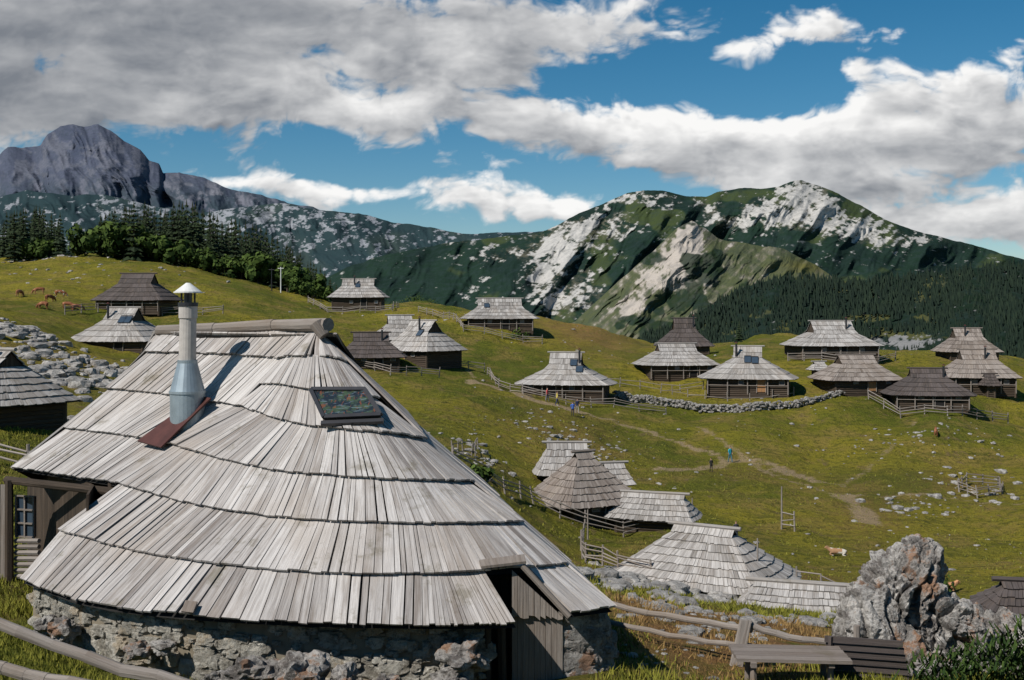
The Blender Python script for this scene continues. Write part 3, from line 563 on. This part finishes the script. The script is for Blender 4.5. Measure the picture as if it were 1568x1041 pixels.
n=k.noise(p,7,5,.6); c=k.mix(k.sm(n,.45,.6),(.02,.025,.03),(.05,.075,.04)); c=k.mix(k.m('MULTIPLY',k.sm(k.noise(k.mapv(p,(9,3,3),(3,0,0)),2,3),.56,.62),.6),c,(.22,.07,.03)); c=k.mix(k.m('MULTIPLY',k.sm(k.noise(k.mapv(p,(3,12,12),(9,0,0)),2,2),.58,.66),.6),c,(.14,.19,.22))  # green and pale blue reflections painted into the colour, plus orange sticker bits
k.put(b.inputs['Base Color'],c)
mb=MB(); q=[S(478,606,20.15),S(560,606,19.95),S(584,645,19.35),S(498,649,19.4)]
mb.plank(q[0],q[1],q[3],q[2],.22,.5,0,.15,.16)
for a,b_ in ((0,1),(1,2),(2,3),(3,0)): 
    up=Vector((0,-.09,.12)); mb.tube(q[a]+up,q[b_]+up,.05,.05,4,.5,1)
mb.tube(q[3]+Vector((-.05,-.12,.02)),q[2]+Vector((.05,-.12,.02)),.05,.05,4,.5,1)
mb.obj("skylight",[msl,M_FRAME],hut)
mb=MB()
for px,py,d,s in ((100,965,18.0,.28),(70,958,18.5,.22),(215,995,17.1,.2),(250,990,17.0,.16),(385,1030,16.3,.36),(462,1030,16.2,.42),(525,1040,16.2,.26),(705,1010,16.5,.36),(690,1035,16.3,.25),(330,1040,16.2,.18),(590,1048,16.2,.2)):
    rock(mb,S(px,py,d),s,s*.8,s*.62,I4,.6,R.uniform(.7,.95),0,None,1.2)
mb.obj("wall_foot_boulders",[M_CRAG])
# ---------------------------------------------------------------- other huts
def small_hut(px,d,yaw,L,W,H,ridge,eave=1.5,s0=.3,dark=0,wp=.3,rows=6,front='door',sky=(),chim=None,bulge=.06,wall=None,dz=0,ext=None,ridgecap=True,plain=False):
    root=empty("shepherd_hut"); base=G(px,d); base.z+=dz; M=Matrix.Translation(base)@Matrix.Rotation(math.radians(yaw),4,'Z')
    hw,hl,hr=W/2,L/2,ridge/2; X=lambda s: hr if s<=s0 else hr+(hl-hr)*(s-s0)/(1-s0)
    Zf=lambda s: H-(H-eave)*(s**.93)
    rm=(W_FAR,W_DARK,W_BRN)[int(dark)]; tb=R.uniform(.4,.75)
    def P(x,y,z): return M@Vector((x,y,z))
    mb=MB(); lv=[i/rows for i in range(rows+1)]
    def frontc(s,sg): 
        x=X(s); return crv([P(-x,sg*hw*s,Zf(s)),P(0,sg*hw*s*(1+.02),Zf(s)-.06*s),P(x,sg*hw*s,Zf(s))])
    def hipc(s,sg):
        x=X(s); bb=bulge*W*max(0,(s-s0)/(1-s0)); y=hw*s; return crv([P(sg*x,-y,Zf(s)),P(sg*(x+bb),-y*.5,Zf(s)),P(sg*(x+bb*1.3),0,Zf(s)),P(sg*(x+bb),y*.5,Zf(s)),P(sg*x,y,Zf(s))])
    for a,b_ in zip(lv[:-1],lv[1:]):
        for sg in(-1,1): shingles(mb,frontc(a,sg),frontc(b_,sg),wp,0,1,.075,.04,.04,tb+R.uniform(-.12,.12),.06,.27)
    l2=[s0]+[s for s in lv if s>s0+.05]
    for a,b_ in zip(l2[:-1],l2[1:]):
        for sg in(-1,1): shingles(mb,hipc(a,sg),hipc(b_,sg),wp,0,1,.075,.04,.04,tb-.15,.06,.27)
    if ridgecap: mb.tube(P(-hr-.35,0,H+.06),P(hr+.35,0,H+.06),.11,.11,6,.3,0)
    mb.obj("roof",[rm,M_BLACK],root)
    mb=MB()
    for sg in(-1,1):
        y=hw*s0; n=6
        for i in range(n):
            y0=-y+2*y*i/n;y1=-y+2*y*(i+.95)/n; zt=lambda yy: H-(H-Zf(s0))*abs(yy)/y-.1; x=sg*(hr-.12)
            mb.plank(P(x,y0,zt(y0)),P(x,y1,zt(y1)),P(x,y0,Zf(s0)-.15),P(x,y1,Zf(s0)-.15),.04,R.uniform(.0,.6),0)
    mb.obj("gablet",[W_WALL],root)
    mb=MB(); wx,wy=hl-.75,hw-.6; zt=eave+.25
    for x0,y0,x1,y1 in((-wx,-wy,wx,-wy),(wx,-wy,wx,wy),(wx,wy,-wx,wy),(-wx,wy,-wx,-wy)):
        nl=int((zt+.9)/.24)
        for i in range(nl):
            z=-.9+i*.24+.12; mb.tube(P(x0,y0,z),P(x1,y1,z),.13,.13,6,R.uniform(.0,.7),0)
    for x,y in((-wx,-wy),(wx,-wy),(wx,wy),(-wx,wy)): mb.tube(P(x,y,-1),P(x,y,zt),.17,.17,6,.5,0)
    mb.obj("walls",[wall or W_WALL],root)
    if not plain:
        mb=MB(); dx=R.uniform(-.15,.15)*L; dh=min(1.75,eave+.1)
        mb.plank(P(dx-.5,-wy-.16,dh),P(dx+.5,-wy-.16,dh),P(dx-.5,-wy-.16,-.1),P(dx+.5,-wy-.16,-.1),.05,.5,0)
        for sx_ in (-.56,.56): mb.tube(P(dx+sx_,-wy-.18,-.2),P(dx+sx_,-wy-.18,dh+.05),.06,.06,4,.5,1)
        mb.obj("door",[M_BLACK if front=='door' else W_NEW,W_GREY],root)
        mb=MB()
        for wxp in (dx-L*.22,dx+L*.22):
            if abs(wxp)<wx-.5 and eave>1.1:
                mb.plank(P(wxp-.3,-wy-.16,1.35),P(wxp+.3,-wy-.16,1.35),P(wxp-.3,-wy-.16,.8),P(wxp+.3,-wy-.16,.8),.03,.5,0)
                for q in ((-.32,.8,-.32,1.35),(.32,.8,.32,1.35),(-.32,.8,.32,.8),(-.32,1.35,.32,1.35)): mb.tube(P(wxp+q[0],-wy-.19,q[1]),P(wxp+q[2],-wy-.19,q[3]),.04,.04,4,.5,1)
        if mb.V: mb.obj("window",[M_GLASS,W_GREY],root)
    for fx,s_,side in sky:
        mb=MB(); a,b_=s_-.08,s_+.1
        if side=='f': pt=lambda s,e:P(fx*X(s0)+e,-hw*s,Zf(s))
        else: 
            sg=1 if side=='r' else -1; pt=lambda s,e:P(sg*(X(s)+bulge*W*(s-s0)),fx*hw*.5+e,Zf(s))
        q=[pt(a,-.4),pt(a,.4),pt(b_,-.4),pt(b_,.4)]; mb.plank(*q,.1,.5,0,.2,.22)
        for i,j in((0,1),(1,3),(3,2),(2,0)): mb.tube(q[i]+Vector((0,0,.22)),q[j]+Vector((0,0,.22)),.05,.05,4,.5,1)
        mb.obj("skylight",[M_GLASS,M_FRAME],root)
    if chim is not None:
        mb=MB(); z0=Zf(.35); y=-hw*.3; mb.tube(P(chim*hr,y,z0-.3),P(chim*hr,y,H+.35),.14,.13,8,.5,0); mb.tube(P(chim*hr,y,H+.46),P(chim*hr,y,H+.62),.24,.04,8,.5,1)
        for a in range(3): mb.tube(P(chim*hr+.12*math.cos(a*2.1),y+.12*math.sin(a*2.1),H+.3),P(chim*hr+.12*math.cos(a*2.1),y+.12*math.sin(a*2.1),H+.5),.02,.02,4,.5,0)
        mb.obj("chimney",[M_FRAME,M_RED],root)
    if ext:
        mb=MB()
        for i in range(5): x=-wx+2*wx*i/4; mb.tube(P(x,-hw+.25,-.4),P(x,-hw+.25,eave+.1),.07,.07,5,.5,0)
        mb.tube(P(-wx,-hw+.25,.7),P(wx,-hw+.25,.7),.05,.05,5,.5,0); mb.obj("porch_railing",[W_GREY],root)
    return root
small_hut(1078,61,-30,8.4,6.6,3.15,3.4,.55,.12,0,.2,8,bulge=.08,plain=True)
small_hut(893,84,30,6.4,6.4,4.7,1.4,1.2,.1,2,.2,8,sky=((.5,.55,'r'),),bulge=.12)
small_hut(1000,82,-18,6.2,4.2,2.5,4.6,.9,.2,0,.22,5,plain=True)
small_hut(868,90,0,4.6,5,3.7,3.2,1.4,.2,0,.22,5); small_hut(940,88,10,2.6,3,3.9,1.6,2.4,.2,0,.25,4,plain=True)
small_hut(1225,50,-17,4.7,4.0,1.35,4.0,.35,.2,0,.22,5,dz=-.1,plain=True)
small_hut(1585,46,-10,4,4,1.7,2.6,.5,.2,1,.2,5,plain=True)
small_hut(867,142,-10,11.4,8.0,5.2,4.0,1.4,.42,0,.3,6,sky=((.55,.3,'f'),(.95,.5,'f')),chim=.9,ext=True)
small_hut(1145,147,-12,11.4,8.6,5.5,3.6,1.5,.35,0,.3,6,sky=((.0,.4,'f'),(.5,.42,'f')),chim=-.8,front='new',ext=True)
small_hut(1035,160,8,10.6,8,4.3,5.4,1.4,.35,0,.32,6,ext=True)
small_hut(1047,184,0,8.4,8,6.0,3.4,1.6,.4,1,.35,6,chim=.8)
small_hut(1272,170,4,12.8,9,5.2,6.2,1.6,.45,0,.35,6,chim=.6,wall=W_WALL,ext=True)
small_hut(1480,178,-3,8.6,8,5.2,4.2,1.6,.4,2,.35,6,chim=-.3)
small_hut(1496,154,-5,9.2,8,5.2,4.6,1.6,.35,2,.3,6,chim=.3,ext=True)
small_hut(1420,141,-10,9.8,8,4.3,4.2,1.2,.3,1,.3,6,chim=.8,ext=True)
small_hut(1310,147,8,9.8,8,4.3,4.8,1.2,.35,2,.3,6,front='new')
small_hut(1254,152,10,2.6,2.6,2.2,1.5,1.1,.3,0,.3,4,plain=True)
small_hut(1515,150,0,2.4,2.4,3,1.5,1.5,.3,1,.3,4,plain=True)
small_hut(648,150,-40,9,7.6,5.4,4.4,1.5,.38,0,.3,6,sky=((.45,.4,'f'),),front='new',chim=.2)
small_hut(612,158,12,8,7,4.6,3.4,1.3,.35,0,.3,6)
small_hut(568,142,10,8,6.4,4.2,4.4,1.2,.35,1,.3,6,chim=.6)
small_hut(765,187,3,11.8,9,4.8,7.2,1.5,.4,0,.35,6,sky=((-.6,.35,'f'),),ext=True)
small_hut(549,214,2,10.4,8.5,5.4,6.0,1.9,.35,0,.4,6,sky=((.0,.35,'f'),),chim=-.2)
small_hut(212,161,-6,10.4,8,4.9,4.8,1.1,.35,1,.3,6,ext=True)
small_hut(190,128,-12,10,8,4.8,3.6,1.1,.38,0,.3,6,sky=((.4,.35,'f'),(.75,.35,'f')),chim=-.7,dz=-.2)
small_hut(-4,60,-34,6.6,5.6,3.9,2.6,1.2,.3,0,.2,8,ext=True,dz=-.2,chim=.3)
# ---------------------------------------------------------------- fences
def fence(pts,h=1.15,rails=3,sp=2.4,r=.06,tone=.5):
    mb=MB(); P=[Vector(((p-CX)/F*d,d,0)) for p,d in pts]; st=[]
    for a,b_ in zip(P[:-1],P[1:]):
        n=max(1,int(round((b_-a).length/sp)))
        for i in range(n): st.append(a.lerp(b_,i/n))
    st.append(P[-1]); tops=[]
    for q in st:
        g=Gxy(q.x+R.gauss(0,.1),q.y+R.gauss(0,.1)); ln=Vector((R.gauss(0,.08),R.gauss(0,.08),1)); mb.tube(g-Vector((0,0,.3)),g+ln*h*R.uniform(.9,1.2),r*1.2,r,6,R.uniform(.2,.8)); tops.append((g,ln))
    for (g,l),(g2,l2) in zip(tops[:-1],tops[1:]):
        for k_ in range(rails):
            f=h*(.35+.55*k_/max(1,rails-1)); mb.tube(g+l*(f+R.gauss(0,.06))-Vector((0,r*1.6,0)),g2+l2*(f+R.gauss(0,.06))-Vector((0,r*1.6,0)),r*.85,r*.65,5,R.uniform(.1,.9))
    mb.obj("wooden_fence",[W_GREY])
fence([(690,72),(750,74),(820,79),(895,79.5),(955,80),(1005,82),(1010,88)],1.1,3,2.2,.06)
fence([(890,70),(893,64),(945,61),(1000,60)],1.2,4,2.0,.06)
fence([(1215,60),(1260,58),(1300,56)],1.,2,2.0,.05)
fence([(745,150),(765,140),(800,136),(870,135),(940,136),(1020,137)],1.1,3,2.6,.065)
fence([(920,150),(980,150),(1075,149)],1.1,2,3,.065)
fence([(640,200),(690,190),(710,178),(830,178)],1.2,3,3,.07); fence([(470,215),(500,207),(600,205),(610,215)],1.2,3,3,.08)
fence([(550,140),(600,136),(670,140)],1.1,3,2.6,.065); fence([(670,150),(740,153)],1.1,3,2.6,.065)
fence([(1205,165),(1290,163),(1370,168)],1.2,3,3,.08); fence([(1330,142),(1380,136),(1450,135),(1543,140)],1.2,3,2.8,.07)
fence([(1030,147),(1080,144),(1150,142),(1215,143)],1.,1,3,.06); fence([(100,150),(150,156)],1.2,3,3,.07); fence([(250,158),(340,158)],1.1,3,3,.07)
fence([(1470,106),(1500,103),(1535,105),(1530,112),(1480,112),(1470,106)],1.,3,2,.06); fence([(-40,47),(40,46),(90,47)],1.2,3,2.2,.07); fence([(1195,86),(1215,85)],1.3,3,1.2,.06)
fence([(690,78),(720,84),(735,90)],1,2,2.4,.05)
mb=MB()
def rail(a,b_,r0,r1,n=8,tn=.5):
    f=[a.lerp(b_,i/n)+Vector((0,R.gauss(0,.012),R.gauss(0,.016)-.05*math.sin(i/n*3.14))) for i in range(n+1)]
    for i in range(n): mb.tube(f[i],f[i+1]+(f[i+1]-f[i])*.02,(r0+(r1-r0)*i/n)*R.uniform(.93,1.07),(r0+(r1-r0)*(i+1)/n)*R.uniform(.93,1.07),9,tn)
rail(S(-120,910,11.5),S(300,1052,10.6),.055,.06); rail(S(-120,985,11.5),S(140,1052,10.9),.06,.065)
p_=S(-90,900,11.45); mb.tube(p_,Vector((p_.x,p_.y,-4.8)),.07,.08,8); p_=S(330,1050,10.5); mb.tube(p_,Vector((p_.x,p_.y,-4.6)),.07,.08,8)
mb.obj("wooden_fence",[W_GREY])
mb=MB()
rail(S(905,918,21.5),S(1150,962,19.6),.05,.06); rail(S(1150,960,19.6),S(1310,985,18.9),.06,.05); rail(S(915,948,21.4),S(1145,990,19.6),.045,.05); rail(S(918,985,21.3),S(1130,1030,19.6),.045,.05); rail(S(1140,988,19.6),S(1310,1003,19.0),.04,.05)
a=S(1143,950,19.5); a2=S(1122,1050,19.4); mb.plank(a-Vector((.09,0,0)),a+Vector((.09,0,0)),a2-Vector((.11,0,0)),a2+Vector((.11,0,0)),.12,.7)
for px,d in ((922,21.3),(1312,18.95)):
    g=G(px,d); mb.tube(g-Vector((0,0,.2)),g+Vector((0,0,.8)),.055,.06,7)
mb.obj("wooden_fence",[W_GREY])
mb=MB(); tb=S(1215,1010,17.6)
for i in range(4): mb.box(tb+Vector((0,.0+i*.2,0)),1.75,.185,.05,-.08,R.uniform(.3,.8),0)
for sx_ in(-.6,.6):
    mb.box(tb+Vector((sx_,.3,-.06)),.09,.8,.08,-.08,.4,0)
    for sy_ in (.02,.58): mb.tube(tb+Vector((sx_,.3+(sy_-.3)*.6,-.08)),tb+Vector((sx_,sy_,-.85)),.05,.06,6)
mb.obj("picnic_table",[W_BRN])
mb=MB(); bb_=S(1322,1006,18.2)
for i in range(6): mb.box(bb_+Vector((0+.03*i,.0+.03*i,.25-.12*i)),1.2,.04,.1,-.25,R.uniform(.3,.9),0)
for i in range(3): mb.box(bb_+Vector((0,-.12-.15*i,-.42)),1.2,.13,.04,-.25,R.uniform(.3,.9),0)
for sx_ in (-.5,.5): mb.tube(bb_+Vector((sx_,.1,.3)),bb_+Vector((sx_,.2,-.95)),.04,.05,5); mb.tube(bb_+Vector((sx_,-.45,-.42)),bb_+Vector((sx_,-.45,-.95)),.04,.05,5)
mb.obj("wooden_bench",[W_DARK])
def pole(name,px,d,h,r=.08,arms=0,m=W_GREY):
    mb=MB(); g=G(px,d); mb.tube(g-Vector((0,0,.3)),g+Vector((0,0,h)),r,r*.7,6)
    for i in range(arms): mb.tube(g+Vector((-.6,0,h-.3-i*.5)),g+Vector((.6,0,h-.3-i*.5)),r*.6,r*.6,5)
    mb.obj(name,[m])
pole("wooden_pole",1160,59,2.6,.06); pole("wooden_pole",1197,86,3.2,.08); pole("wooden_pole",900,76,2.,.07); pole("wooden_pole",1060,84,1.8,.07); pole("ski_lift_pylon",430,230,5.2,.13,1,M_WHITE); pole("ski_lift_pylon",416,231,4.6,.12,1,M_FRAME)
# ---------------------------------------------------------------- people & cows (skin surfaces)
def skin(name,verts,edges,rad,mats,pick,mat4,sub=1):
    me=bpy.data.meshes.new("t"); me.from_pydata(verts,edges,[]); o=bpy.data.objects.new("t",me); sc.collection.objects.link(o)
    o.modifiers.new("s",'SKIN')
    for i,r in enumerate(rad): me.skin_vertices[0].data[i].radius=(r,r) if not hasattr(r,'__len__') else r
    me.skin_vertices[0].data[0].use_root=True
    s=o.modifiers.new("u",'SUBSURF'); s.levels=sub; s.render_levels=sub
    dg=bpy.context.evaluated_depsgraph_get(); m2=bpy.data.meshes.new_from_object(o.evaluated_get(dg)); bpy.data.objects.remove(o)
    m2.name=name; m2.materials.clear()
    for m in mats: m2.materials.append(m)
    for p in m2.polygons: p.material_index=pick(p.center); p.use_smooth=True
    ob=bpy.data.objects.new(name,m2); ob.matrix_world=mat4; sc.collection.objects.link(ob); return ob
SK=solid("skin",(.45,.26,.18)); HAIR=solid("hair",(.05,.03,.02)); SHOE=solid("shoe",(.04,.03,.025))
def person(px,d,yaw,shirt,trous,stride=.22,h=1.75):
    V=[(0,0,.95),(0,0,1.12),(0,0,1.32),(0,.0,1.45),(0,-.01,1.52),(0,-.015,1.62),(0,-.02,1.72),
       (.18,0,1.42),(.25,.06,1.16),(.24,-.08,.95),(.24,-.12,.86),(-.18,0,1.42),(-.25,-.06,1.16),(-.24,.02,.94),(-.24,-.06,.86),
       (.09,0,.88),(.10,-stride*.6,.50),(.10,-stride,.09),(.10,-stride-.16,.04),(-.09,0,.88),(-.10,stride*.3,.50),(-.10,stride,.10),(-.10,stride-.15,.04)]
    E=[(0,1),(1,2),(2,3),(3,4),(4,5),(5,6),(2,7),(7,8),(8,9),(9,10),(2,11),(11,12),(12,13),(13,14),(0,15),(15,16),(16,17),(17,18),(0,19),(19,20),(20,21),(21,22)]
    rd=[(.15,.11),(.14,.10),(.17,.11),(.08,.07),.055,(.085,.10),.075,.065,.045,.035,.03,.065,.045,.035,.03,.09,.06,.045,.035,.09,.06,.045,.035]
    def pick(c):
        if c.z>1.66 or (c.z>1.56 and c.y>.02): return 3
        if c.z>1.47: return 2
        if abs(c.x)>.2 and c.z<1.08: return 2
        if c.z>.93: return 0
        return 1 if c.z>.1 else 4
    m=[solid("shirt",shirt),solid("trousers",trous),SK,HAIR,SHOE]; s=h/1.8
    return skin("hiker",V,E,rd,m,pick,Matrix.Translation(G(px,d))@Matrix.Rotation(math.radians(yaw),4,'Z')@Matrix.Scale(s,4))
person(1118,117,30,(.03,.34,.44),(.05,.15,.2)); person(1089,111,200,(.03,.03,.03),(.02,.02,.02),.1,1.5); person(884,129,20,(.02,.03,.08),(.3,.28,.25)); person(877,127,180,(.05,.12,.4),(.02,.02,.03),.15)
person(853,132,90,(.55,.45,.1),(.05,.06,.12)); person(838,134,60,(.6,.1,.1),(.1,.1,.12),.15); person(1127,80,10,(.04,.04,.05),(.03,.03,.04),.1,1.5)
def cow(px,d,yaw,c1,c2,lying=False,graze=True,sz=1.):
    def l(x,y):
        if lying: return [(x,y*1.0,.32),(x+.18,y*1.5,.12),(x-.1,y*1.8,.07),(x-.3,y*1.7,.05)]
        if x<0: return [(x,y,.85),(x+.10,y,.62),(x-.10,y,.38),(x-.05,y,.06)]
        return [(x,y,.8),(x-.02,y,.55),(x+.01,y,.34),(x,y,.06)]
    B=1.12 if not lying else .48
    V=[(-.2,0,B),(-.72,0,B+.04),(-.92,0,B+.05),(.35,0,B),(.75,0,B+.04)]
    if graze and not lying: V+=[(1.05,0,B-.2),(1.25,0,B-.62),(1.42,0,B-.92)]
    else: V+=[(1.02,0,B+.22),(1.2,0,B+.42),(1.5,0,B+.28)]
    E=[(0,1),(1,2),(0,3),(3,4),(4,5),(5,6),(6,7)]; rd=[(.34,.36),(.30,.30),(.14,.16),(.34,.37),(.27,.30),(.16,.2),(.13,.14),.085]
    for x,y,at in((-.72,.2,1),(-.72,-.2,1),(.7,.18,4),(.7,-.18,4)):
        o=len(V); V+=l(x,y); E+=[(at,o),(o,o+1),(o+1,o+2),(o+2,o+3)]; rd+=[.15,.10,.065,.055]
    o=len(V); V+=[(-1.02,0,B-.15),(-1.04,0,B-.5 if not lying else .1)]; E+=[(2,o),(o,o+1)]; rd+=[.035,.04]
    hx=V[6]; o=len(V); V+=[(hx[0],.22,hx[2]+.08),(hx[0],-.22,hx[2]+.08)]; E+=[(6,o),(6,o+1)]; rd+=[.04,.04]
    mats=[solid("cow_coat",c1),solid("cow_patch",c2)]; oo=R.random()*50
    pick=lambda c: 1 if mn.noise(Vector((c.x*1.8+oo,c.y*1.2,c.z*1.5)))>.05 or c.x>1.3 else 0
    return skin("cow",V,E,rd,mats,pick,Matrix.Translation(G(px,d))@Matrix.Rotation(math.radians(yaw),4,'Z')@Matrix.Scale(sz,4),2)
BR=(.20,.07,.03); WH=(.50,.46,.39)
for px,d,y in ((30,163,80),(60,168,-160),(76,160,60),(92,166,10),(66,152,170),(104,155,0),(118,153,30)): cow(px,d,y,BR,(.32,.14,.07) if px!=92 else WH,False,True,.75)
cow(1283,78,160,WH,(.30,.17,.09),True,False,.6); cow(1433,126,70,BR,(.3,.12,.06),False,False,.6); cow(1447,66,0,(.34,.18,.09),(.5,.25,.12),True,False,.6)
# ---------------------------------------------------------------- grass
mb=MB()
def inhut(x,y): return (-8.0<x<1.3 and 17.1+max(0,(-4-x)*.55)<y<26) or (x<-8 and 23.2<y<27)
def grass(n,p0,p1,d0,d1,h0,h1,w):
    px=np.array([R.uniform(p0,p1) for _ in range(n)]); d=np.array([math.sqrt(R.uniform(d0*d0,d1*d1)) for _ in range(n)]); z=gz(px,d); x=(px-CX)/F*d; df=dryf(px,d)
    for i in range(n):
        if inhut(x[i],d[i]): continue
        dens=mn.noise(Vector((x[i]*.8,d[i]*.8,3))); mt=0
        if dens<-.2 and R.random()<.75: continue
        if df[i]*R.uniform(.6,1.4)>.6:
            if R.random()<.45: continue
            mt=1
        h=R.uniform(h0,h1)*(1+dens); a=R.uniform(0,6.28); dx,dy=math.cos(a)*w,math.sin(a)*w; lx,ly=R.gauss(0,.4)*h,R.gauss(0,.4)*h; tn=R.uniform(.1,.9)+dens*.3
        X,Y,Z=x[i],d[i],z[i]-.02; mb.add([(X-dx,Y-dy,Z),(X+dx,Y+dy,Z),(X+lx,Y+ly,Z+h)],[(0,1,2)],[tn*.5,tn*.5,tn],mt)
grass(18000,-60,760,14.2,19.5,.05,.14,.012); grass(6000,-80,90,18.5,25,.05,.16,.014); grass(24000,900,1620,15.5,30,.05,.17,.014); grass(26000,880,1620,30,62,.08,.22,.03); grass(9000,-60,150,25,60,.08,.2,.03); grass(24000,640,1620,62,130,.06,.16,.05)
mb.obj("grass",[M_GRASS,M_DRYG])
m=MB()
for px,py,d,h in ((1440,1050,17,.5),(1500,1045,17.2,.6),(1550,1040,17.2,.7),(1590,1030,17.5,.8)):
    g=S(px,py,d); 
    for i in range(420):
        a=R.uniform(0,6.28); l=R.uniform(.08,.28)*h; b0=g+Vector((R.gauss(0,.22),R.gauss(0,.2),R.uniform(-.2,.42)*h*2)); tp=b0+Vector((math.cos(a)*l*.9,math.sin(a)*l*.9,l)); s=Vector((-math.sin(a),math.cos(a),0))*.018; tn=R.uniform(.0,.6)
        m.add([b0-s,b0+s,tp+s*.6,tp-s*.6],[(0,1,2,3)],[tn*.3,tn*.3,tn,tn],0)
m.obj("juniper_shrub",[M_DEC])
print("TOTAL verts",sum(len(o.data.vertices) for o in sc.objects if o.type=='MESH'))
